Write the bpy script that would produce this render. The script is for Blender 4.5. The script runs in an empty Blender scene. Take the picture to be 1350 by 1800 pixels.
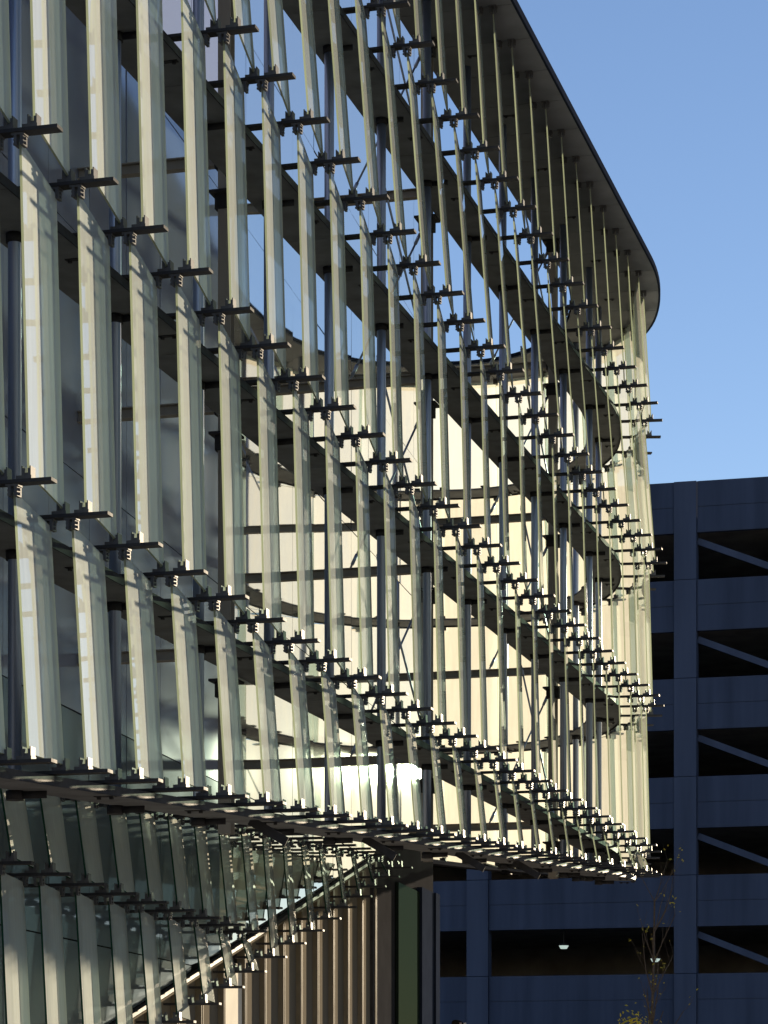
import bpy, math, random
from mathutils import Vector, Matrix
random.seed(7)
R = math.radians
S = bpy.context.scene
# ------------------------------------------------------------------ camera, sky, sun, exposure
F, CX, YH = 4593.0, 675.0, 1960.0          # photograph: focal length in pixels, centre column, horizon row (1350 x 1800)
EYE = 0.5
cd = bpy.data.cameras.new('camera'); cam = bpy.data.objects.new('camera', cd); S.collection.objects.link(cam)
cam.location = (0, 0, EYE); cam.rotation_euler = (R(90), 0, 0)
cd.sensor_fit = 'HORIZONTAL'; cd.sensor_width = 36; cd.lens = 36*F/1350
cd.shift_y = (YH-900)/1350; cd.clip_start = 0.1; cd.clip_end = 3000
S.camera = cam
SUN_AZ, SUN_EL = R(21.6), R(7.55)
w = bpy.data.worlds.new('World'); S.world = w; w.use_nodes = True
nt = w.node_tree; bg = nt.nodes['Background']
sky = nt.nodes.new('ShaderNodeTexSky'); sky.sky_type = 'NISHITA'; sky.sun_disc = False
sky.sun_elevation = SUN_EL; sky.sun_rotation = SUN_AZ
sky.air_density = 1.0; sky.dust_density = 0.0; sky.ozone_density = 3.0
hs = nt.nodes.new('ShaderNodeHueSaturation'); hs.inputs['Saturation'].default_value = 1.0
wb = nt.nodes.new('ShaderNodeMix'); wb.data_type = 'RGBA'; wb.blend_type = 'MULTIPLY'; wb.inputs[0].default_value = 1
wb.inputs[7].default_value = (1.14, 0.915, 0.94, 1)
nt.links.new(sky.outputs[0], wb.inputs[6]); nt.links.new(wb.outputs[2], hs.inputs['Color']); nt.links.new(hs.outputs[0], bg.inputs[0])
bg.inputs[1].default_value = 0.05
sl = bpy.data.lights.new('sun', 'SUN'); sl.energy = 5.0; sl.angle = R(0.5); sl.color = (1.0, 0.82, 0.58)
so = bpy.data.objects.new('sun', sl); S.collection.objects.link(so)
sd = Vector((math.sin(SUN_AZ)*math.cos(SUN_EL), math.cos(SUN_AZ)*math.cos(SUN_EL), math.sin(SUN_EL)))
so.rotation_euler = sd.to_track_quat('Z', 'Y').to_euler()
S.view_settings.view_transform = 'Standard'; S.view_settings.look = 'None'
S.view_settings.exposure = 1.95; S.view_settings.gamma = 1
S.render.engine = 'CYCLES'
cy = S.cycles
cy.max_bounces = 14; cy.transparent_max_bounces = 64; cy.transmission_bounces = 10; cy.glossy_bounces = 6; cy.diffuse_bounces = 5
cy.sample_clamp_indirect = 8; cy.caustics_reflective = False; cy.caustics_refractive = False
S.render.resolution_x = 768; S.render.resolution_y = 1024

# ------------------------------------------------------------------ helpers
COL = S.collection
class MB:
    """collects shapes; build() links them as one mesh object"""
    def __init__(s): s.v = []; s.f = []; s.m = []
    def quadhex(s, p, mats=(0,)*6):        # p: 8 corners, bottom 0-3 ccw, top 4-7
        b = len(s.v); s.v += [tuple(q) for q in p]
        for k, f in enumerate(((3,2,1,0),(4,5,6,7),(0,1,5,4),(1,2,6,5),(2,3,7,6),(3,0,4,7))):
            s.f.append(tuple(b+i for i in f)); s.m.append(mats[k])
    def box(s, x0, x1, y0, y1, z0, z1, M=None):
        p = [(x0,y0,z0),(x1,y0,z0),(x1,y1,z0),(x0,y1,z0),(x0,y0,z1),(x1,y0,z1),(x1,y1,z1),(x0,y1,z1)]
        if M: p = [M @ Vector(q) for q in p]
        s.quadhex(p)
    def tube(s, a, b, r, n=10, r2=None, cap=True):
        a = Vector(a); b = Vector(b); ax = (b-a).normalized()
        u = ax.orthogonal().normalized(); w_ = ax.cross(u); r2 = r if r2 is None else r2
        k = len(s.v)
        for c, rr in ((a, r), (b, r2)):
            for i in range(n):
                t = 2*math.pi*i/n; s.v.append(tuple(c + rr*(math.cos(t)*u + math.sin(t)*w_)))
        for i in range(n):
            j = (i+1) % n; s.f.append((k+i, k+j, k+n+j, k+n+i)); s.m.append(0)
        if cap:
            s.f.append(tuple(k+i for i in reversed(range(n)))); s.m.append(0)
            s.f.append(tuple(k+n+i for i in range(n))); s.m.append(0)
    def bar(s, a, b, wd, ht, up=(0,0,1)):  # rectangular bar between two points
        a = Vector(a); b = Vector(b); ax = (b-a).normalized(); up = Vector(up)
        sd_ = ax.cross(up)
        if sd_.length < 1e-4: sd_ = Vector((1,0,0))
        sd_.normalize(); u = sd_.cross(ax)
        h = sd_*wd/2; g = u*ht/2
        s.quadhex([a-h-g, a+h-g, b+h-g, b-h-g, a-h+g, a+h+g, b+h+g, b-h+g])
    def mesh(s, name, mats, smooth=False):
        me = bpy.data.meshes.new(name); me.from_pydata(s.v, [], s.f)
        for m in (mats if isinstance(mats, (list, tuple)) else [mats]): me.materials.append(m)
        me.polygons.foreach_set('material_index', s.m)
        if smooth: me.polygons.foreach_set('use_smooth', [len(f) < 6 for f in s.f])
        me.update(); return me
    def build(s, name, mats, parent=None, smooth=False, fix=True):
        me = s.mesh(name, mats, smooth)
        if fix:
            import bmesh
            bm = bmesh.new(); bm.from_mesh(me); bmesh.ops.recalc_face_normals(bm, faces=bm.faces); bm.to_mesh(me); bm.free()
        return link(name, me, parent)
def link(name, me, parent=None, loc=None, rz=None):
    o = bpy.data.objects.new(name, me); COL.objects.link(o)
    if parent: o.parent = parent
    if loc is not None: o.location = loc
    if rz is not None: o.rotation_euler = (0, 0, rz)
    return o
def empty(name, loc=(0,0,0), rz=0):
    o = bpy.data.objects.new(name, None); COL.objects.link(o); o.location = loc; o.rotation_euler = (0,0,rz)
    o.empty_display_size = 0.2; return o
def tag(o, label=None, cat=None, group=None, kind=None):
    if label: o['label'] = label
    if cat: o['category'] = cat
    if group: o['group'] = group
    if kind: o['kind'] = kind
    return o
ORD = ['first','second','third','fourth','fifth','sixth','seventh','eighth','ninth','tenth','eleventh','twelfth','thirteenth',
       'fourteenth','fifteenth','sixteenth','seventeenth','eighteenth','nineteenth','twentieth']
def ordw(i):
    if i < 20: return ORD[i]
    if i < 29: return 'twenty-' + ORD[i-20]
    if i == 29: return 'thirtieth'
    if i < 39: return 'thirty-' + ORD[i-30]
    return 'fortieth'
def px(p):                                  # world -> photograph pixel (used only to count which repeats are in view)
    return (CX + F*p[0]/p[1], YH - F*(p[2]-EYE)/p[1])
def inview(pts, m=0):
    q = [px(p) for p in pts]
    xs = [a for a, _ in q]; ys = [b for _, b in q]
    return max(xs) > -m and min(xs) < 1350+m and max(ys) > -m and min(ys) < 1800+m

# ------------------------------------------------------------------ materials
def newmat(name):
    m = bpy.data.materials.new(name); m.use_nodes = True; t = m.node_tree; t.nodes.clear()
    out = t.nodes.new('ShaderNodeOutputMaterial'); return m, t, out
def principled(name, col, rough=0.5, metal=0.0, var=0.12, scale=6.0, bump=0.0, spec=0.0, streak=False):
    m, t, out = newmat(name)
    b = t.nodes.new('ShaderNodeBsdfPrincipled'); t.links.new(b.outputs[0], out.inputs[0])
    b.inputs['Roughness'].default_value = rough; b.inputs['Metallic'].default_value = metal
    b.inputs['Specular IOR Level'].default_value = spec
    tc = t.nodes.new('ShaderNodeTexCoord'); mp = t.nodes.new('ShaderNodeMapping')
    if streak: mp.inputs['Scale'].default_value = (1, 1, 0.08)
    t.links.new(tc.outputs['Object'], mp.inputs[0])
    n = t.nodes.new('ShaderNodeTexNoise'); n.inputs['Scale'].default_value = scale; n.inputs['Detail'].default_value = 6
    t.links.new(mp.outputs[0], n.inputs['Vector'])
    r = t.nodes.new('ShaderNodeValToRGB'); t.links.new(n.outputs[0], r.inputs[0])
    lo = [max(0, c*(1-var)) for c in col]; hi = [min(1, c*(1+var)) for c in col]
    r.color_ramp.elements[0].position = 0.3; r.color_ramp.elements[1].position = 0.7
    r.color_ramp.elements[0].color = (*lo, 1); r.color_ramp.elements[1].color = (*hi, 1)
    t.links.new(r.outputs[0], b.inputs['Base Color'])
    mr = t.nodes.new('ShaderNodeMapRange'); mr.inputs[3].default_value = rough*0.85; mr.inputs[4].default_value = min(1, rough*1.2)
    t.links.new(n.outputs[0], mr.inputs[0]); t.links.new(mr.outputs[0], b.inputs['Roughness'])
    if bump:
        bp = t.nodes.new('ShaderNodeBump'); bp.inputs['Strength'].default_value = bump; bp.inputs['Distance'].default_value = 0.01
        t.links.new(n.outputs[0], bp.inputs['Height']); t.links.new(bp.outputs[0], b.inputs['Normal'])
    return m
def mixn(t, fac, a, b):
    x = t.nodes.new('ShaderNodeMixShader')
    if isinstance(fac, (int, float)): x.inputs[0].default_value = fac
    else: t.links.new(fac, x.inputs[0])
    t.links.new(a, x.inputs[1]); t.links.new(b, x.inputs[2]); return x.outputs[0]
def schlick(t, f0, normal=None, front=True):
    lw = t.nodes.new('ShaderNodeLayerWeight'); lw.inputs[0].default_value = 0.5
    if normal: t.links.new(normal, lw.inputs['Normal'])
    pw = t.nodes.new('ShaderNodeMath'); pw.operation = 'POWER'; pw.inputs[1].default_value = 5
    t.links.new(lw.outputs['Facing'], pw.inputs[0])
    ma = t.nodes.new('ShaderNodeMath'); ma.operation = 'MULTIPLY_ADD'; ma.inputs[1].default_value = 1-f0; ma.inputs[2].default_value = f0
    t.links.new(pw.outputs[0], ma.inputs[0])
    g = t.nodes.new('ShaderNodeNewGeometry')
    iv = t.nodes.new('ShaderNodeMath'); iv.operation = 'SUBTRACT'; iv.inputs[0].default_value = 1; t.links.new(g.outputs['Backfacing'], iv.inputs[1])
    mu = t.nodes.new('ShaderNodeMath'); mu.operation = 'MULTIPLY'; t.links.new(ma.outputs[0], mu.inputs[0]); t.links.new(iv.outputs[0], mu.inputs[1])
    return mu.outputs[0]
def frosted(name='frosted_glass', lo=0.53, rng=0.22, k=1.0):
    m, t, out = newmat(name)
    tr = t.nodes.new('ShaderNodeBsdfTransparent'); tr.inputs[0].default_value = (0.72, 0.90, 0.87, 1)
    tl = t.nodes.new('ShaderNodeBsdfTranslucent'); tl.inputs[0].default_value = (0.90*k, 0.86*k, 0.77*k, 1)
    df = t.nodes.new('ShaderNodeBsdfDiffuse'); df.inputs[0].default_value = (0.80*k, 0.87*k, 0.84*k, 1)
    gl = t.nodes.new('ShaderNodeBsdfGlossy'); gl.inputs['Roughness'].default_value = 0.015
    a = mixn(t, 0.29, df.outputs[0], tl.outputs[0])
    oi = t.nodes.new('ShaderNodeObjectInfo'); tcd = t.nodes.new('ShaderNodeTexCoord'); mpd = t.nodes.new('ShaderNodeMapping')
    mpd.inputs['Scale'].default_value = (3, 3, 0.35); t.links.new(tcd.outputs['Object'], mpd.inputs[0]); t.links.new(oi.outputs['Random'], mpd.inputs['Location'])
    nd = t.nodes.new('ShaderNodeTexNoise'); nd.inputs['Scale'].default_value = 4; nd.inputs['Detail'].default_value = 5; t.links.new(mpd.outputs[0], nd.inputs['Vector'])
    m1 = t.nodes.new('ShaderNodeMath'); m1.operation = 'MULTIPLY_ADD'; m1.inputs[1].default_value = rng; m1.inputs[2].default_value = lo; t.links.new(nd.outputs[0], m1.inputs[0])
    m2 = t.nodes.new('ShaderNodeMath'); m2.operation = 'MULTIPLY_ADD'; m2.inputs[1].default_value = 0.15; t.links.new(oi.outputs['Random'], m2.inputs[0]); t.links.new(m1.outputs[0], m2.inputs[2])
    b = mixn(t, m2.outputs[0], tr.outputs[0], a)
    tc = t.nodes.new('ShaderNodeTexCoord'); n = t.nodes.new('ShaderNodeTexNoise'); n.inputs['Scale'].default_value = 0.9; n.inputs['Detail'].default_value = 1
    t.links.new(tc.outputs['Object'], n.inputs['Vector'])
    bp = t.nodes.new('ShaderNodeBump'); bp.inputs['Strength'].default_value = 0.05; bp.inputs['Distance'].default_value = 0.05
    t.links.new(n.outputs[0], bp.inputs['Height']); t.links.new(bp.outputs[0], gl.inputs['Normal'])
    t.links.new(mixn(t, schlick(t, 0.04), b, gl.outputs[0]), out.inputs[0]); return m
def edgeglass():
    m, t, out = newmat('glass_edge')
    a = t.nodes.new('ShaderNodeBsdfDiffuse'); a.inputs[0].default_value = (0.36, 0.37, 0.27, 1)
    b = t.nodes.new('ShaderNodeBsdfTranslucent'); b.inputs[0].default_value = (0.42, 0.42, 0.30, 1)
    t.links.new(mixn(t, 0.5, a.outputs[0], b.outputs[0]), out.inputs[0]); return m
def clearback():
    m, t, out = newmat('clear_glass_back')
    tr = t.nodes.new('ShaderNodeBsdfTransparent'); tr.inputs[0].default_value = (0.93, 0.97, 0.95, 1)
    gl = t.nodes.new('ShaderNodeBsdfGlossy'); gl.inputs['Roughness'].default_value = 0.02
    t.links.new(mixn(t, schlick(t, 0.02), tr.outputs[0], gl.outputs[0]), out.inputs[0]); return m
def mirrorglass(name, tint, base, fac, bump=0.05, rough=0.02):
    m, t, out = newmat(name)
    gl = t.nodes.new('ShaderNodeBsdfGlossy'); gl.inputs[0].default_value = (*tint, 1); gl.inputs['Roughness'].default_value = rough
    g2 = t.nodes.new('ShaderNodeBsdfGlossy'); g2.inputs[0].default_value = (*tint, 1); g2.inputs['Roughness'].default_value = 0.24
    df = t.nodes.new('ShaderNodeBsdfDiffuse'); df.inputs[0].default_value = (*base, 1)
    tc = t.nodes.new('ShaderNodeTexCoord'); n = t.nodes.new('ShaderNodeTexNoise'); n.inputs['Scale'].default_value = 0.55; n.inputs['Detail'].default_value = 1.5
    t.links.new(tc.outputs['Object'], n.inputs['Vector'])
    bp = t.nodes.new('ShaderNodeBump'); bp.inputs['Strength'].default_value = bump; bp.inputs['Distance'].default_value = 0.05
    t.links.new(n.outputs[0], bp.inputs['Height']); t.links.new(bp.outputs[0], gl.inputs['Normal'])
    lw = t.nodes.new('ShaderNodeLayerWeight'); lw.inputs[0].default_value = 0.5
    pw = t.nodes.new('ShaderNodeMath'); pw.operation = 'POWER'; pw.inputs[1].default_value = 4
    t.links.new(lw.outputs['Facing'], pw.inputs[0])
    mr = t.nodes.new('ShaderNodeMapRange'); mr.inputs[3].default_value = fac[0]; mr.inputs[4].default_value = fac[1]
    t.links.new(pw.outputs[0], mr.inputs[0])
    t.links.new(mixn(t, mr.outputs[0], df.outputs[0], mixn(t, 0.0004, gl.outputs[0], g2.outputs[0])), out.inputs[0]); return m
def emis(name, col, st):
    m, t, out = newmat(name); e = t.nodes.new('ShaderNodeEmission'); e.inputs[0].default_value = (*col, 1); e.inputs[1].default_value = st
    t.links.new(e.outputs[0], out.inputs[0]); return m
FROST = frosted(); LOWFROST = frosted('shade_tinted_frosted_glass', 0.60, 0.2, 0.92); CLEAR = clearback()  # low fins: tinted glass with the overhang's shade darkened into its colour
EDGE = edgeglass()
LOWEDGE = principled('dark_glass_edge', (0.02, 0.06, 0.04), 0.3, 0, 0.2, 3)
DARK = principled('dark_steel', (0.05, 0.05, 0.056), 0.6, 0.0, 0.2, 9, spec=0.02)
CLAMP = principled('clamp_aluminium', (0.105, 0.105, 0.112), 0.55, 0.0, 0.15, 14, spec=0.06)
POLE = principled('galvanised_pipe', (0.34, 0.41, 0.58), 0.36, 0.75, 0.12, 5, streak=True)
PLATE = principled('painted_plate', (0.175, 0.18, 0.195), 0.55, 0.0, 0.18, 3, 0.05)
SOFFIT = principled('soffit_paint', (0.19, 0.197, 0.215), 0.55, 0.0, 0.12, 2, 0.05)
COLM = principled('column_paint', (0.34, 0.31, 0.28), 0.5, 0.1, 0.12, 4, streak=True)
BRONZE = principled('bronze_cladding', (0.155, 0.138, 0.112), 0.6, 0.0, 0.14, 3, spec=0.0, streak=True)
BATTEN = principled('bronze_batten', (0.22, 0.19, 0.14), 0.55, 0.0, 0.1, 5, spec=0.01)
WHITE = principled('white_panel', (0.74, 0.70, 0.62), 0.5, 0, 0.05, 3)
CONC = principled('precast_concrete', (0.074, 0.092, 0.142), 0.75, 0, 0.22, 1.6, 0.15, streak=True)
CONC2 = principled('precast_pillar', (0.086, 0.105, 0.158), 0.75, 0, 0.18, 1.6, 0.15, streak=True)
POST = principled('shade_dark_paint', (0.022, 0.028, 0.045), 0.6, 0, 0.1, 3)  # near black stands in for blocked sun on the corner posts; canopy trims share it
GINT = principled('garage_interior', (0.32, 0.30, 0.28), 0.9, 0, 0.2, 1)
MIRROR = mirrorglass('reflective_glass', (0.97, 0.95, 0.92), (0.16, 0.17, 0.20), (0.74, 1.0), 0.02, 0.02)
PANEL = mirrorglass('satin_wall_panel', (0.8, 0.84, 0.92), (0.27, 0.30, 0.41), (0.08, 0.75), 0.02, 0.06)
LEAFTINT = mirrorglass('leaf_reflection_glass', (0.045, 0.06, 0.045), (0.02, 0.03, 0.022), (0.2, 0.5), 0.25)  # dark green colour stands in for foliage mirrored in the window
LOWPANEL = mirrorglass('shade_toned_wall_glass', (0.8, 0.86, 0.95), (0.14, 0.17, 0.20), (0.06, 0.62), 0.02, 0.05)  # lower-band copy of PANEL, shade under the overhang put into its base colour
BACKING = principled('backing', (0.03, 0.03, 0.033), 0.8, 0, 0.1, 2)
ASPH = principled('asphalt', (0.11, 0.108, 0.10), 0.9, 0, 0.25, 1.5, 0.3)
PAVE = principled('paving', (0.26, 0.25, 0.23), 0.85, 0, 0.2, 2.0, 0.2)
BARK = principled('bark', (0.10, 0.08, 0.065), 0.9, 0, 0.3, 30, 0.4)
LEAF = principled('yellow_leaf', (0.42, 0.36, 0.05), 0.6, 0, 0.3, 3)
SKIN = principled('skin', (0.45, 0.28, 0.20), 0.5, 0, 0.05, 8)
HAIR = principled('dark_hair', (0.02, 0.015, 0.012), 0.5, 0, 0.3, 40, 0.4)
COAT = principled('dark_coat', (0.03, 0.035, 0.05), 0.85, 0, 0.2, 12)
TROUS = principled('grey_trousers', (0.06, 0.06, 0.065), 0.9, 0, 0.2, 12)

# ------------------------------------------------------------------ setting: ground
g = MB(); g.box(-1500, 1500, -1500, 1500, -0.4, 0); tag(g.build('ground', ASPH), kind='structure')
g = MB(); g.box(-12, 14, 12, 66, -0.2, 0.004); tag(g.build('pavement', PAVE), kind='structure')

# ------------------------------------------------------------------ plan of the upper screen
TH = R(15.4); PD = 8.0; BAY = 1.2056
dvec = Vector((math.sin(TH), math.cos(TH))); nvec = Vector((math.cos(TH), -math.sin(TH)))
# bay 0 of the bar-end line (n = 0) sits at depth 20.66; the centre line runs 1.1 m inside it
Y0 = 20.66; O0 = Vector((Y0*math.tan(TH) - PD/math.cos(TH), Y0)) - 1.1*nvec
S_CURVE = (48.0 - Y0)/math.cos(TH)
SEG = [(S_CURVE, 0), (3.1, 15.4/3.1), (2.6, 26/2.6), (2.9, 60/2.9), (2.6, 2)]     # (length, degrees per metre to the left)
def centre_table():
    pts = []; p = O0.copy(); h = TH; s = 0.0; ds = 0.05
    tot = sum(a for a, _ in SEG); bounds = []; acc = 0
    for L, k in SEG: acc += L; bounds.append((acc, k))
    while s <= tot + 1e-6:
        pts.append((s, p.copy(), h))
        k = next((kk for b, kk in bounds if s < b), bounds[-1][1])
        hm = h - R(k)*ds/2
        p = p + ds*Vector((math.sin(hm), math.cos(hm))); h -= R(k)*ds; s += ds
    return pts
TAB = centre_table(); S_END = TAB[-1][0]
def frame(s):
    if s <= 0: return O0 + s*dvec, TH
    if s >= S_END: s = S_END - 1e-4
    i = min(int(s/0.05), len(TAB)-2); a, b = TAB[i], TAB[i+1]; f = (s-a[0])/0.05
    return a[1].lerp(b[1], f), a[2] + (b[2]-a[2])*f
def P(s, n, z):
    c, h = frame(s); q = c + (n+1.1)*Vector((math.cos(h), -math.sin(h)))
    return Vector((q.x, q.y, z + EYE))
# bay positions: even steps of BAY measured along the glass line (n = -0.3)
BAYS = []
s = 0.0; last = P(0, -0.3, 0); BAYS.append(0.0); acc = 0
while s < S_END - 0.02:
    s += 0.01; q = P(s, -0.3, 0)
    acc += (q-last).length; last = q
    if acc >= BAY: BAYS.append(s); acc -= BAY
BAYS = [-3*BAY, -2*BAY, -BAY] + BAYS
def zc(s):                                  # the screen's lower edge climbs towards the far end
    if s < S_CURVE + 3.1: return 2.80 + 0.0596*s
    return 2.80 + 0.0596*(S_CURVE + 3.1) + 0.13*(s - S_CURVE - 3.1)
ZROOF = 15.7
TIERS = [('under the canopy', lambda s: ZROOF, 0.0), ('Y', lambda s: 13.24, 0.02), ('Z', lambda s: 10.52, 0.10),
         ('A', lambda s: 7.80, 0.05), ('B', lambda s: max(5.02, zc(s)), 0.0), ('C', zc, 0.0)]

# ------------------------------------------------------------------ shared clamp and bar meshes (x = outward, y = along the facade)
def clamp_mesh(up=True):
    m = MB(); g_ = 1 if up else -1
    def bx(x0, x1, y0, y1, z0, z1):
        if not up: z0, z1 = -z1, -z0
        m.box(x0, x1, y0, y1, z0, z1)
    if up:
        bx(-0.085, 0.045, -0.05, 0.05, 0.0, 0.028)                 # foot
        for x0, x1 in ((-0.040, -0.014), (0.014, 0.040)):          # two cheeks, stepped top
            bx(x0, x1, -0.048, 0.048, 0.0285, 0.085)
            xo = (x0, x0+0.010) if x0 < 0 else (x1-0.010, x1)
            bx(xo[0], xo[1], -0.048, 0.048, 0.0855, 0.103)
        bx(-0.0135, 0.0135, -0.04, 0.04, 0.029, 0.05)
    else:
        bx(-0.060, 0.050, -0.045, 0.045, 0.0, 0.018)
        for x0, x1 in ((-0.038, -0.015), (0.015, 0.042)):
            bx(x0, x1, -0.045, 0.045, 0.0185, 0.098)
        for zz in (0.042, 0.076):
            m.tube((-0.056, 0, -zz), (-0.0385, 0, -zz), 0.013, 8); m.tube((0.0425, 0, -zz), (0.056, 0, -zz), 0.013, 8)
    return m.mesh('clamp', CLAMP)
CL_UP, CL_DN = clamp_mesh(True), clamp_mesh(False)
BARS = {}
def bar_mesh(L):
    k = round(L, 2)
    if k not in BARS:
        m = MB(); m.box(-k, 0, -0.06, 0.06, -0.014, 0.014)
        BARS[k] = m.mesh('bar', DARK)
    return BARS[k]
UPF, UPB, DNF, DNB = -0.22, -0.423, -0.34, -0.543
LUPB, LDNB = -0.395, -0.515
def bracket(pos, rz, L, label, group, up=(True, True), dn=(True, True), xb=None):
    o = empty('fin_bracket', pos, rz); tag(o, label, 'bracket', group)
    link('bar', bar_mesh(L), o)
    for on, x in zip(up, (UPF, xb[0] if xb else UPB)):
        if on: link('clamp', CL_UP, o, (x, 0, 0.0145))
    for on, x in zip(dn, (DNF, xb[1] if xb else DNB)):
        if on: link('clamp', CL_DN, o, (x, 0, -0.0145))
    return o
def fin(c, label, group, glass=None):
    """c: top outer, top inner, bottom outer, bottom inner; a 20 mm laminated sheet"""
    to, ti, bo, bi = c
    nn = (ti-to).cross(bo-to).normalized()
    org = (bo+bi)/2; h = nn*0.010
    # outward side = the side whose normal points away from the building (towards +x locally)
    m = MB()
    A = [bo-h, bi-h, ti-h, to-h]; B = [bo+h, bi+h, ti+h, to+h]
    rel = [q-org for q in A+B]
    m.v = [tuple(q) for q in rel]
    m.f = [(3,2,1,0), (4,5,6,7), (0,1,5,4), (1,2,6,5), (2,3,7,6), (3,0,4,7)]
    m.m = [0, 1, 2, 2, 2, 2]
    o = m.build('glass_fin', glass or [FROST, CLEAR, EDGE], None)
    o.location = org; tag(o, label, 'glass fin', group); return o
ROWN = ['top', 'second', 'third', 'fourth', 'bottom']
# fins
for k in range(5):
    (_, zU, nU), (_, zL, nL) = TIERS[k], TIERS[k+1]
    todo = []
    for i in range(len(BAYS)-1):
        s0, s1 = BAYS[i], BAYS[i+1]
        if zU(s0) - zL(s0) < 0.30: continue
        if k == 0: top = 0.10
        else: top = 0.075
        bot = 0.068
        if s0 > S_CURVE + 2.2: top, bot = min(top, 0.02), 0.018      # the rounded end is closed up to the bracket arms
        c = (P(s0, nU+DNF, zU(s0)-top), P(s1, nU+DNB, zU(s1)-top), P(s0, nL+UPF, zL(s0)+bot), P(s1, nL+UPB, zL(s1)+bot))
        if inview(c): todo.append(c)
    todo.sort(key=lambda c: px(c[2])[0])
    # nearest are on the left; those of the rounded end come last
    for j, c in enumerate(todo):
        fin(c, 'frosted glass fin in the %s row of the upper screen, %s from the left' % (ROWN[k], ordw(j)), 'fins of the upper glass screen')
BROW = {1: 'highest', 2: 'second', 3: 'third', 4: 'fourth', 5: 'lowest'}
for k in range(1, 6):
    _, zz, nn = TIERS[k]
    todo = []
    for i, s0 in enumerate(BAYS):
        p = P(s0, nn, zz(s0)); q = P(s0, -1.4, zz(s0))
        if k == 5 and s0 > S_CURVE + 3.3: continue
        if inview([p, q]):
            todo.append((p, s0))
    todo.sort(key=lambda a: px(a[0])[0])
    for j, (p, s0) in enumerate(todo):
        h = frame(s0)[1]; lastb = s0 >= BAYS[-1]; first = s0 <= BAYS[0]
        dn = k < 5 and (k < 4 or zz(s0)-zc(s0) >= 0.30)
        bracket(p, -h, 1.40+nn, "dark bracket arm on the upper screen's %s bracket line, %s from the left" % (BROW[k], ordw(j)),
                'bracket arms of the upper screen', (not lastb, not first), (dn and not lastb, dn and not first))
# ------------------------------------------------------------------ walkway plates and canopy
cm = MB(); cm.box(-0.10, 0.10, -0.03, 0.03, -0.008, 0)
for x in (-0.06, 0.06): cm.tube((x, 0, -0.03), (x, 0, -0.0075), 0.022, 6)
CLEAT = cm.mesh('cleat', DARK)
def ring(n0, n1, zf, th, s0, s1, step=0.3, gap=None):
    m = MB(); s_ = s0
    N = max(1, round((s1-s0)/step)); k = len(m.v)
    for i in range(N+1):
        t = s0 + (s1-s0)*i/N
        for n_, dz in ((n0, 0), (n1, 0), (n1, th), (n0, th)): m.v.append(tuple(P(t, n_, zf(t)+dz)))
    for i in range(N):
        a = k+4*i; b = a+4
        for q in range(4):
            r = (q+1) % 4; m.f.append((a+q, a+r, b+r, b+q)); m.m.append(0)
    m.f.append((k, k+1, k+2, k+3)); m.m.append(0)
    a = k+4*N; m.f.append((a+3, a+2, a+1, a)); m.m.append(0)
    return m
WLAB = ['long dark walkway plate on the highest bracket line, below the canopy', 'long dark walkway plate on the second bracket line',
        'long dark walkway plate on the third bracket line', 'long dark walkway plate on the fourth bracket line',
        'sloping dark edge plate along the foot of the upper screen']
SEND = BAYS[-1]
for k in range(1, 6):
    _, zz, nn = TIERS[k]
    o = empty('walkway_plate', P(0, -1.1, zz(0)-0.1)); tag(o, WLAB[k-1], 'walkway', 'walkway plates of the upper screen')
    inv = o.location.copy()
    def put(m, name, mat):
        m.v = [tuple(Vector(v)-inv) for v in m.v]; return m.build(name, mat, o)
    zf = lambda t, zz=zz: zz(t)-0.075
    lo, hi = (-0.62, -1.42) if k < 5 else (-0.5, -1.2)
    if k < 5:
        lo = -0.78
    t = -3.2*BAY; st = 4*BAY; SE = SEND if k < 5 else S_CURVE+3.4
    while t < SE-0.3:
        t2 = min(t+st-0.012, SE)
        put(ring(lo, hi, zf, 0.035, t, t2), 'plate', PLATE); t += st
    put(ring(lo+0.012, lo, lambda t, zf=zf: zf(t)-0.035, 0.085, -3.2*BAY, SE), 'edge_angle', DARK)
    for s0 in BAYS[3::2]:
        if s0 > SE-0.5: continue
        c = P(s0+0.35, lo-0.16, zf(s0)-0.0005)
        if inview([c]): link('cleat', CLEAT, o, c-inv, -frame(s0)[1])
    if k == 5:
        for s0 in (BAYS[3]+6.2*BAY, BAYS[3]+9.9*BAY, BAYS[3]+13.9*BAY, BAYS[3]+17*BAY):
            a = P(s0, -0.85, zf(s0)-0.002); c = P(s0+0.05, -0.45, zf(s0)-0.24)
            gz = MB(); gz.bar(a, c, 0.10, 0.016, (0.2, 1, 0.2)); put(gz, 'gusset', DARK)
canopy = empty('roof_canopy', P(0, -0.8, ZROOF)); tag(canopy, 'dark flat canopy with a rounded end along the top of the screen', 'canopy')
ci = canopy.location.copy()
def cput(m, name, mat):
    m.v = [tuple(Vector(v)-ci) for v in m.v]; return m.build(name, mat, canopy)
for i in range(len(BAYS)-1):
    a, b = BAYS[i], BAYS[i+1]
    cput(ring(-0.06, -1.73, lambda t: ZROOF+0.012, 0.03, a+0.008, b-0.008, 0.3), 'soffit_panel', SOFFIT)
cput(ring(-0.02, -1.75, lambda t: ZROOF+0.05, 0.06, BAYS[0], SEND, 0.3), 'roof_slab', POST)
cput(ring(-0.02, -0.057, lambda t: ZROOF, 0.0495, BAYS[0], SEND, 0.3), 'edge_strip', POST)
for i, s0 in enumerate(BAYS):
    for n_ in (DNF, DNB):
        p = P(s0+0.0, n_, ZROOF+0.011)
        if inview([p]): link('clamp', CL_DN, canopy, p-ci, -frame(s0)[1])
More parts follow.
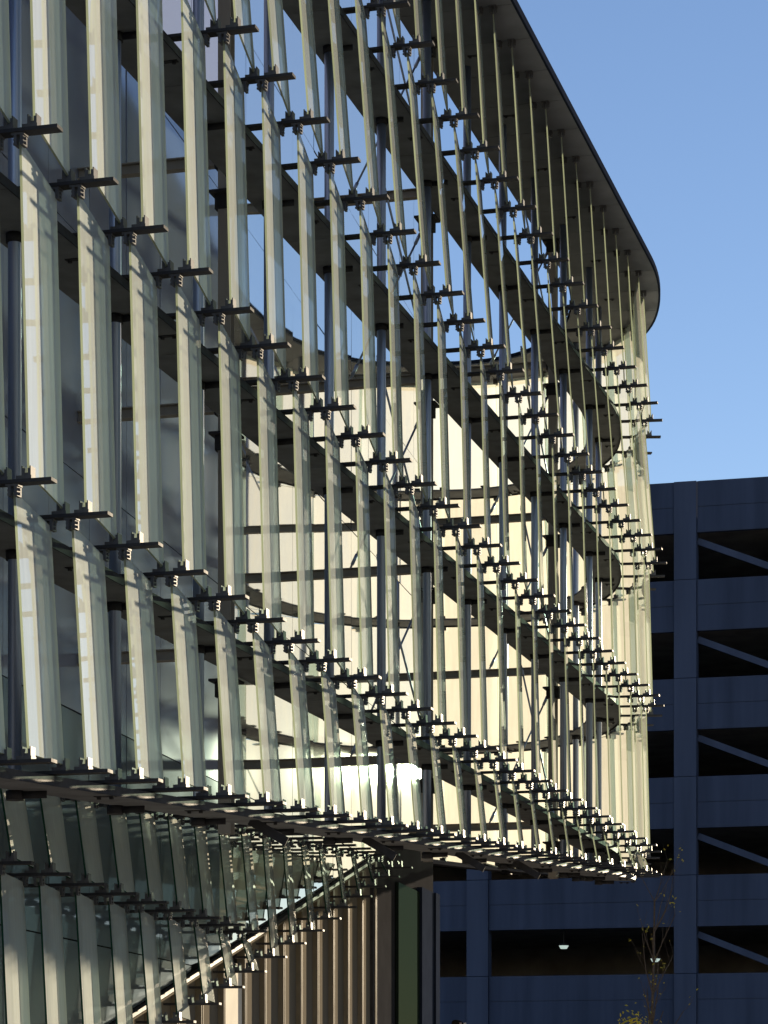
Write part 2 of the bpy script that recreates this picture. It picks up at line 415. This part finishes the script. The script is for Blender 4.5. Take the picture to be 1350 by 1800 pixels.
for s0 in BAYS[4::2]:
    c = P(s0+0.4, -1.0, ZROOF+0.0115)
    if inview([c]): link('cleat', CLEAT, canopy, c-ci, -frame(s0)[1])
# ------------------------------------------------------------------ masts
mi = []
s0 = 1.65*BAY - 2*BAY
while s0 < SEND-0.6:
    mi.append(s0); s0 += 2*BAY
vis = [a for a in mi if inview([P(a, -1.2, 3), P(a, -1.2, 14)])]
for j, a in enumerate(vis):
    base = P(a, -1.2, zc(a)-0.15)
    o = empty('mast', base, -frame(a)[1]); tag(o, 'slim round steel mast behind the upper screen, %s from the left' % ordw(j), 'mast', 'masts of the upper screen')
    m = MB(); m.tube((0,0,0), (0,0,ZROOF-zc(a)+0.155), 0.06, 20); m.build('pipe', POLE, o, True)
    for k in range(1, 6):
        zt = TIERS[k][1](a) - zc(a) + 0.15
        m = MB(); m.tube((0,0,zt-0.16), (0,0,zt-0.08), 0.078, 20); m.box(0.06, 0.30, -0.01, 0.01, zt-0.15, zt-0.085); m.build('collar', DARK, o, True)
# ------------------------------------------------------------------ columns, beams, brace rods
WTH = R(11.0); WD = 8.21                    # lower screen / building wall direction and distance of the lower bar ends
wd = Vector((math.sin(WTH), math.cos(WTH))); wn = Vector((math.cos(WTH), -math.sin(WTH)))
def Wp(Y, n, z):                            # point at depth Y of the bar-end line, moved n outwards
    q = Vector((Y*math.tan(WTH) - WD/math.cos(WTH), Y)) + n*wn
    return Vector((q.x, q.y, z+EYE))
WALLN = -0.95
def hit_wall(p):                            # step from p towards -n of the upper screen until the wall face
    a = 0.0; o_ = Wp(30, WALLN, 0)
    den = -(nvec.x*wn.x + nvec.y*wn.y)
    num = (o_.x-p.x)*wn.x + (o_.y-p.y)*wn.y
    return num/den
coln = []
for j, Y in enumerate((29.5, 38.25, 47.0)):
    s0 = (Y - P(0, -1.55, 0).y)/math.cos(TH)
    base = P(s0, -1.55, zc(s0)-0.1 if j else 0); base.z = EYE + zc(s0) - 0.15
    o = empty('steel_column', base, -TH); tag(o, ['left', 'middle', 'right'][j] + 'most brown steel column behind the screen' if j != 1 else 'middle brown steel column behind the screen, between the two others', 'column', 'columns behind the screen')
    H = ZROOF - zc(s0) + 0.15
    m = MB()
    for x0, x1, y0, y1 in ((-0.075, 0.075, -0.075, -0.063), (-0.075, 0.075, 0.063, 0.075), (-0.006, 0.006, -0.0625, 0.0625)):
        m.box(x0, x1, y0, y1, 0, H)
    m.build('shaft', COLM, o)
    for k in range(0, 5):
        zt = (TIERS[k][1](s0) - (0.11 if k else 0)) - base.z + EYE
        m = MB(); m.box(-0.16, 0.16, -0.16, 0.16, zt-0.03, zt-0.002); m.box(-0.11, 0.11, -0.085, 0.085, zt-0.2, zt-0.0305); m.build('bearing_plate', DARK, o)
    for k, zb in enumerate((16.3, 13.5, 10.78, 8.0, 5.22)):
        p = P(s0, -1.64, zb); L = hit_wall(p)
        if zb > 16: continue
        q = p - L*Vector((nvec.x, nvec.y, 0))
        if not inview([p, q]): continue
        e = empty('steel_beam', p, -TH)
        tag(e, 'brown steel beam from the %s column to the glass wall, %s level down' % (['left', 'middle', 'right'][j], ORD[k-1]), 'beam', 'beams behind the screen')
        m = MB()
        m.box(-L+0.004, 0, -0.06, 0.06, -0.065, -0.053); m.box(-L+0.004, 0, -0.06, 0.06, 0.053, 0.065); m.box(-L+0.004, 0, -0.006, 0.006, -0.0525, 0.0525)
        m.build('girder', COLM, e)
        m = MB(); m.box(-0.02, 0.015, -0.1, 0.1, -0.11, 0.11); m.build('end_plate', DARK, e)
rods = []
def rod(a, b, label):
    a = Vector(a); b = Vector(b)
    m = MB(); m.tube(Vector((0,0,0)), b-a, 0.016, 8)
    ax = (b-a).normalized()
    m.tube(ax*0.05, ax*0.22, 0.026, 8); m.tube((b-a)-ax*0.22, (b-a)-ax*0.05, 0.026, 8)
    o = m.build('brace_rod', POLE, None, True); o.location = a; tag(o, label, 'brace', 'brace rods behind the screen')
LV = ['below the canopy', 'below the highest walkway', 'below the second walkway', 'below the third walkway']
for j, Y in enumerate((38.25, 47.0)):
    s0 = (Y - P(0, -1.55, 0).y)/math.cos(TH); cn = ['middle', 'right'][j]
    for k, (zt, zb) in enumerate(((ZROOF-0.1, 13.6), (13.0, 10.9), (10.3, 8.1), (7.6, 5.3))):
        rod(P(s0+0.12, -1.66, zt), P(s0+0.12, -2.75, zb), 'thin brace rod sloping in from the %s column, %s' % (cn, LV[k]))
        rod(P(s0-2.9, -1.5, zt), P(s0-0.12, -1.5, zb), 'thin brace rod along the screen up to the %s column, %s' % (cn, LV[k]))
# ------------------------------------------------------------------ building behind: reflective wall above a slanting edge, bronze ribs below
YB0, YB1 = 14.0, 53.3
def zdiag(Y): return 1.12 + 0.225*(Y-31.36)
bld = empty('office_building', Wp(40, WALLN-1, -EYE)); tag(bld, 'building with reflective glass wall above slanting edge and bronze ribs below', 'building')
bi_ = bld.location.copy()
def bput(m, name, mat, smooth=False, par=None):
    m.v = [tuple(Vector(v)-bi_) for v in m.v]; return m.build(name, mat, par or bld, smooth)
def wslab(m, Ya, Yb, n0, n1, za, zb, za2=None, zb2=None):
    za2 = za if za2 is None else za2; zb2 = zb if zb2 is None else zb2
    m.quadhex([Wp(Ya, n0, za), Wp(Ya, n1, za), Wp(Yb, n1, za2), Wp(Yb, n0, za2), Wp(Ya, n0, zb), Wp(Ya, n1, zb), Wp(Yb, n1, zb2), Wp(Yb, n0, zb2)])
m = MB(); wslab(m, YB0, YB1, WALLN-8, WALLN-0.06, -EYE, 26); bput(m, 'wall', BACKING)
zr = [-EYE+0.02, 2.0, 4.62] + [4.62+2.74*i for i in range(1, 9)]
PW = 1.4726
ncol = int((YB1-YB0)/PW)
for a, b in zip(zr[:-1], zr[1:]):
    m = MB()
    for c in range(ncol):
        Ya = YB0 + c*PW + 0.008; Yb = Ya + PW - 0.016
        t1 = random.gauss(0, 0.0022)*PW/2; t2 = random.gauss(0, 0.0022)*(b-a)/2
        lo1, lo2 = max(a, zdiag(Ya)+0.06), max(a, zdiag(Yb)+0.06)
        if lo1 > b-0.05 or lo2 > b-0.05: 
            continue
        def q(Y, n, z, sy, sz): return Wp(Y, n + sy*t1 + sz*t2, z)
        n1 = WALLN; n0 = WALLN-0.03
        m.quadhex([q(Ya,n0,lo1,0,0), q(Ya,n1,lo1,-1,-1), q(Yb,n1,lo2,1,-1), q(Yb,n0,lo2,0,0), q(Ya,n0,b-.016,0,0), q(Ya,n1,b-.016,-1,1), q(Yb,n1,b-.016,1,1), q(Yb,n0,b-.016,0,0)])
        m.m[-6:] = [(2 if b < 4.7 else 1) if Ya < 35.2 else 0]*6
    bput(m, 'glass_band', [MIRROR, PANEL, LOWPANEL])
# bronze ribbed cladding under the slanting edge
YK = [38415.0*(7.855+0.308*j)*1e-4*1.0 for j in range(-8, 16)]
def Yl(j): return F*WD*(7.855+0.308*j)*1e-4/math.cos(WTH)
m = MB()
for j in range(-4, 14):
    Ya, Yb = Yl(j)+0.05, Yl(j+1)-0.05
    if abs(j-5) < 0.1: continue
    wslab(m, Ya, min(Yb, 50), WALLN-0.05, WALLN-0.012, -EYE+0.01, max(-EYE+0.05, zdiag(Ya)-0.02), None, max(-EYE+0.05, zdiag(Yb)-0.02))
bput(m, 'cladding', BRONZE)
for j in range(-4, 15):
    Y = Yl(j); z1 = zdiag(Y)-0.03
    if z1 < -EYE+0.2 or Y > 50: continue
    for dy in (-0.045, 0.035):
        bt = MB(); wslab(bt, Y+dy, Y+dy+0.012, WALLN-0.05, WALLN+0.075, -EYE+0.01, z1); bput(bt, 'batten', BATTEN)
m = MB(); wslab(m, Yl(5)+0.06, Yl(6)-0.06, WALLN-0.05, WALLN+0.03, -EYE+0.01, zdiag(Yl(5)+0.06)-0.05); bput(m, 'white_panel', WHITE)
m = MB()
wslab(m, 27.5, 46.5, WALLN+0.002, WALLN+0.09, zdiag(27.5)-0.02, zdiag(27.5)+0.05, zdiag(46.5)-0.02, zdiag(46.5)+0.05)
bput(m, 'sloping_edge', DARK)
m = MB()
wslab(m, 27.5, 46.5, WALLN+0.091, WALLN+0.099, zdiag(27.5)-0.03, zdiag(27.5)-0.005, zdiag(46.5)-0.03, zdiag(46.5)-0.005)
bput(m, 'edge_trim', BRONZE)
m = MB(); wslab(m, 49.2, 51.4, WALLN-0.05, WALLN+0.01, -EYE+0.01, 4.4); bput(m, 'window', LEAFTINT)
for Ya, Yb, n1, mt in ((46.6, 46.75, WALLN+0.05, DARK), (51.4, 52.7, WALLN+0.06, POST), (52.75, 53.2, WALLN+0.1, POST)):
    m = MB(); wslab(m, Ya, Yb, WALLN-0.05, n1, -EYE+0.01, 4.5); bput(m, 'corner_post', mt)
# ------------------------------------------------------------------ lower screen
def zD(Y): return 3.60 + 0.058*(Y-30.2)
ZE = 2.455
def bars_z(j):
    Y = Yl(j); zg = max(zdiag(Y), -0.3)
    L = [('D', zD(Y))]
    if zg < ZE-0.35: L.append(('E', ZE))
    L.append(('G', zg)); return L
LJ = range(-8, 14)
lf, lb = {}, {}
for j in LJ:
    Y, Y2 = Yl(j), Yl(j+1)
    Ls, L2 = bars_z(j), dict(bars_z(j+1))
    for (a, za), (b, zb) in zip(Ls[:-1], Ls[1:]):
        za2 = L2.get(a, za); zb2 = L2.get(b, L2['G'] if b == 'E' else zb)
        if b == 'E' and 'E' not in L2: zb2 = zb
        if b == 'G': zb2 = zb                        # lower corners stay level along one sheet
        if za - zb < 0.25: continue
        c = (Wp(Y, DNF, za-0.075), Wp(Y2, LDNB, za2-0.075), Wp(Y, UPF, zb+0.068), Wp(Y2, LUPB, zb2+0.068))
        if inview(c): lf.setdefault('upper' if a == 'D' else 'lower', []).append(c)
    for r, (a, za) in enumerate(Ls):
        if a == 'D' and za - Ls[1][1] < 0.2: continue
        if inview([Wp(Y, 0, za), Wp(Y, -0.5, za)]): lb.setdefault(a, []).append((Wp(Y, 0, za), r > 0, r < len(Ls)-1))
for rn, L in lf.items():
    L.sort(key=lambda c: px(c[2])[0])
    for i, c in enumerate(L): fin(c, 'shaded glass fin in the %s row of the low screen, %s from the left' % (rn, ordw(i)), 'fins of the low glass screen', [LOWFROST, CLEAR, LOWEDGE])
LBN = {'D': 'top bracket line', 'E': 'middle bracket line', 'G': 'slanting foot'}
for a, L in lb.items():
    L.sort(key=lambda c: px(c[0])[0])
    for i, (p, up, dn) in enumerate(L):
        bracket(p, -WTH, 0.92 if a != 'G' else 0.72, 'dark bracket arm on the %s of the low screen, %s from the left' % (LBN[a], ordw(i)),
                'bracket arms of the low screen', (up, up), (dn, dn), (LUPB, LDNB))
# ------------------------------------------------------------------ parking garage
GE = Vector((math.cos(TH), -math.sin(TH), 0)); GB = Vector((math.sin(TH), math.cos(TH), 0))
G0 = Vector(((1205-CX)/F*98, 98, EYE))
gar = empty('parking_garage', Vector((G0.x, G0.y, 0))); tag(gar, 'shaded concrete parking garage with dark open decks behind the screen', 'parking garage')
def Gp(u, b, z): return GE*u + GB*b + Vector((0, 0, z+EYE))
def gbox(m, u0, u1, b0, b1, z0, z1):
    m.quadhex([Gp(u0,b0,z0), Gp(u1,b0,z0), Gp(u1,b1,z0), Gp(u0,b1,z0), Gp(u0,b0,z1), Gp(u1,b0,z1), Gp(u1,b1,z1), Gp(u0,b1,z1)])
U0, U1 = -17, 4.4
SP = 3.69; ztop = 23.75
for L in range(7):
    zt = ztop - L*SP; zb = zt - 1.92
    m = MB()
    for ua, ub in ((-16.6, -8.43), (-7.57, -0.43), (0.43, 4.0)):
        zm = (zt+zb)/2
        gbox(m, ua+.01, ub-.01, 0, 0.2, zb, zm-0.012); gbox(m, ua+.01, ub-.01, 0, 0.2, zm+0.012, zt)
        gbox(m, ua+.01, ub-.01, 0.03, 0.19, zm-0.0119, zm+0.0119)
        gbox(m, ua+.01, ub-.01, -0.03, -0.001, zb, zb+0.09)
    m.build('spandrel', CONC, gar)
    if L < 6:
        m = MB(); gbox(m, U0+.3, U1-.2, 0.21, 16, zb+0.3, zb+0.6); m.build('deck', GINT, gar)
for u in (-16.8, -8, 0, 4.42):
    w2 = 0.42
    m = MB(); zz = -EYE
    for L in range(7):
        zt = ztop - 0.006 - L*SP; zb = max(-EYE, zt-SP+0.02)
        if zt > zb: gbox(m, u-w2, u+w2, -0.10, 0.5, zb, zt)
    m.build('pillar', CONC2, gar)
for L in range(6):
    zt = ztop - L*SP - 1.92; zb = ztop - (L+1)*SP
    for ua in (-7.57, 0.43):
        if ua < 0: continue
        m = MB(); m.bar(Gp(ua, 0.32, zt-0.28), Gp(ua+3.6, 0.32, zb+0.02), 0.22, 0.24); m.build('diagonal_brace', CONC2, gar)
m = MB(); gbox(m, U0+.3, U1-.2, 16.01, 16.3, -EYE, ztop-0.1); gbox(m, U1-0.19, U1, 0.51, 16.3, -EYE, ztop-0.1); gbox(m, U0, U0+0.29, 0.51, 16.3, -EYE, ztop-0.1)
m.build('back_wall', GINT, gar)
LAMP = emis('lamp_lens', (0.8, 1.0, 0.92), 0.16)
for (x, y, st, lb_) in ((991, 1665, 1, 'glowing round ceiling lamp inside the garage, left of the sapling'), (1152, 1688, 1, 'small ceiling lamp inside the garage, behind the sapling')):
    Y = 100.5 if st == 1 else 103
    p = Vector(((x-CX)/F*Y, Y, EYE + (YH-y)/F*Y))
    o = empty('ceiling_lamp', p); tag(o, lb_, 'lamp', 'lamps in the garage')
    m = MB(); m.tube((0,0,0.06), (0,0,0.13), 0.21, 16, 0.16); m.tube((0,0,0.1305), (0,0,0.6), 0.02, 8); m.build('housing', DARK, o)
    m = MB(); m.tube((0,0,-0.06), (0,0,0.0595), 0.12, 16, 0.19); m.build('lens', LAMP, o)
# ------------------------------------------------------------------ sapling
rt = Vector(((1146-CX)/F*38, 38, 0))
tr = empty('sapling', rt); tag(tr, 'thin nearly bare sapling with a few yellow leaves before the garage', 'tree')
m = MB(); rnd = random.Random(5); tips = []
def branch(a, d, L, r, depth):
    n = 5; p = a.copy(); d = d.normalized()
    for i in range(n):
        d = (d + Vector((rnd.gauss(0, .09), rnd.gauss(0, .09), 0.05 + rnd.gauss(0, .04)))).normalized()
        q = p + d*L/n; r2 = r*(1-0.16); m.tube(p, q, r, 6, r2, cap=(i == n-1)); 
        if depth < 3 and i >= 1:
            for _ in range(2 if depth == 0 else 1):
                if rnd.random() < 0.75:
                    az = rnd.uniform(0, 2*math.pi); sp = rnd.uniform(.35, .8)
                    dd = d + sp*Vector((math.cos(az), math.sin(az), 0.1))
                    branch(q, dd, L*rnd.uniform(.28, .5), r2*0.55, depth+1)
        if depth >= 1: tips.append(q.copy())
        p = q; r = r2
p = Vector((0,0,0)); r = 0.04; d = Vector((0.01, 0, 1))
for i in range(8):
    q = p + Vector((rnd.gauss(0,.012), rnd.gauss(0,.012), 0.45)); m.tube(p, q, r, 8, r*0.86, cap=False)
    if i >= 2:
        for _ in range(3):
            az = rnd.uniform(0, 2*math.pi); branch(q, Vector((math.cos(az)*.55, math.sin(az)*.55, 0.8)), rnd.uniform(.6, 1.25)*(1-0.05*i), r*0.5, 1)
    p = q; r *= 0.86
m.build('trunk', BARK, tr)
lf_ = MB()
def leaf(c, sz):
    a = Vector((rnd.gauss(0,1), rnd.gauss(0,1), rnd.gauss(0,1))).normalized(); b = a.orthogonal().normalized()
    k = len(lf_.v); t_ = a.cross(b)*0.15*sz
    for v in (c-a*sz, c+b*sz*.55+t_, c+a*sz, c-b*sz*.55+t_): lf_.v.append(tuple(v))
    lf_.f += [(k, k+1, k+2), (k, k+2, k+3)]; lf_.m += [0, 0]
for c in rnd.sample(tips, min(80, len(tips))): leaf(c, rnd.uniform(.016, .032))
for _ in range(150):
    c = Vector((-0.27 + rnd.gauss(0, .11), rnd.gauss(0, .10), 1.80 + rnd.gauss(0, .12))); leaf(c, rnd.uniform(.016, .036))
lf_.build('leaves', LEAF, tr, fix=False)
# ------------------------------------------------------------------ person whose head just shows at the foot of the picture
pp = Vector(((806-CX)/F*34, 34, 0))
per = empty('person', pp, R(-70)); tag(per, 'person with dark hair in a dark coat, only the top of the head showing', 'person')
def skin(name, verts, edges, rad, mat, par, sub=2):
    me = bpy.data.meshes.new(name); me.from_pydata(verts, edges, []); me.materials.append(mat)
    o = bpy.data.objects.new(name, me); COL.objects.link(o); o.parent = par
    me.skin_vertices if hasattr(me, 'skin_vertices') else None
    md = o.modifiers.new('skin', 'SKIN')
    for v, r_ in zip(me.skin_vertices[0].data, rad): v.radius = (r_, r_) if not isinstance(r_, tuple) else r_
    me.skin_vertices[0].data[0].use_root = True
    s_ = o.modifiers.new('sub', 'SUBSURF'); s_.levels = sub; s_.render_levels = sub
    return o
K = 1.015
bv = [(0,0,.95),(0,0,1.10),(0,0,1.28),(0,0,1.40),(0,0,1.50),(0,.01,1.58),(0,.012,1.68),
      (.17,0,1.40),(.22,-.02,1.14),(.23,.06,.90),(-.17,0,1.40),(-.22,-.02,1.14),(-.23,.06,.90),
      (.095,0,.88),(.10,.03,.50),(.10,-.02,.10),(.10,.13,.05),(-.095,0,.88),(-.10,-.04,.50),(-.10,-.12,.12),(-.10,.02,.05)]
be = [(0,1),(1,2),(2,3),(3,4),(4,5),(5,6),(3,7),(7,8),(8,9),(3,10),(10,11),(11,12),(0,13),(13,14),(14,15),(15,16),(0,17),(17,18),(18,19),(19,20)]
br = [(.15,.11),(.14,.10),(.16,.11),(.12,.08),.058,.075,.085,.065,.048,.036,.065,.048,.036,.085,.058,.042,.035,.085,.058,.042,.035]
bv = [(x*K,y*K,z*K) for x,y,z in bv]
skin('body', bv, be, br, SKIN, per)
skin('coat', [bv[i] for i in (0,1,2,3,7,8,10,11)]+[(0,0,.80)], [(0,1),(1,2),(2,3),(3,4),(4,5),(3,6),(6,7),(0,8)], [(.17,.13),(.155,.115),(.175,.125),(.13,.09),.078,.060,.078,.060,(.18,.14)], COAT, per)
skin('trousers', [bv[0],bv[13],bv[14],bv[15],bv[17],bv[18],bv[19]], [(0,1),(1,2),(2,3),(0,4),(4,5),(5,6)], [(.155,.12),.095,.068,.055,.095,.068,.055], TROUS, per)
skin('hair', [(0,-.025,1.60),(0,-.012,1.685),(0,.005,1.735)], [(0,1),(1,2)], [.075,.095,.075], HAIR, per)
fc = MB(); fc.tube((0,.085,1.665),(0,.115,1.655),.014,8,.010); fc.build('nose', SKIN, per, True)
for sx in (-1, 1):
    e = MB(); e.tube((sx*.032,.080,1.69),(sx*.032,.093,1.69),.011,10); e.build('eye', WHITE, per, True)
    e = MB(); e.tube((sx*.083,.0,1.655),(sx*.093,-.01,1.70),.013,8,.018); e.build('ear', SKIN, per, True)
mo = MB(); mo.bar((-.026,.088,1.625),(.026,.088,1.625),.010,.010); mo.build('mouth', BRONZE, per)
print('BAYS', len(BAYS), 'S_END', S_END, 'end', P(S_END, 0, 0), 'objs', len(bpy.data.objects))
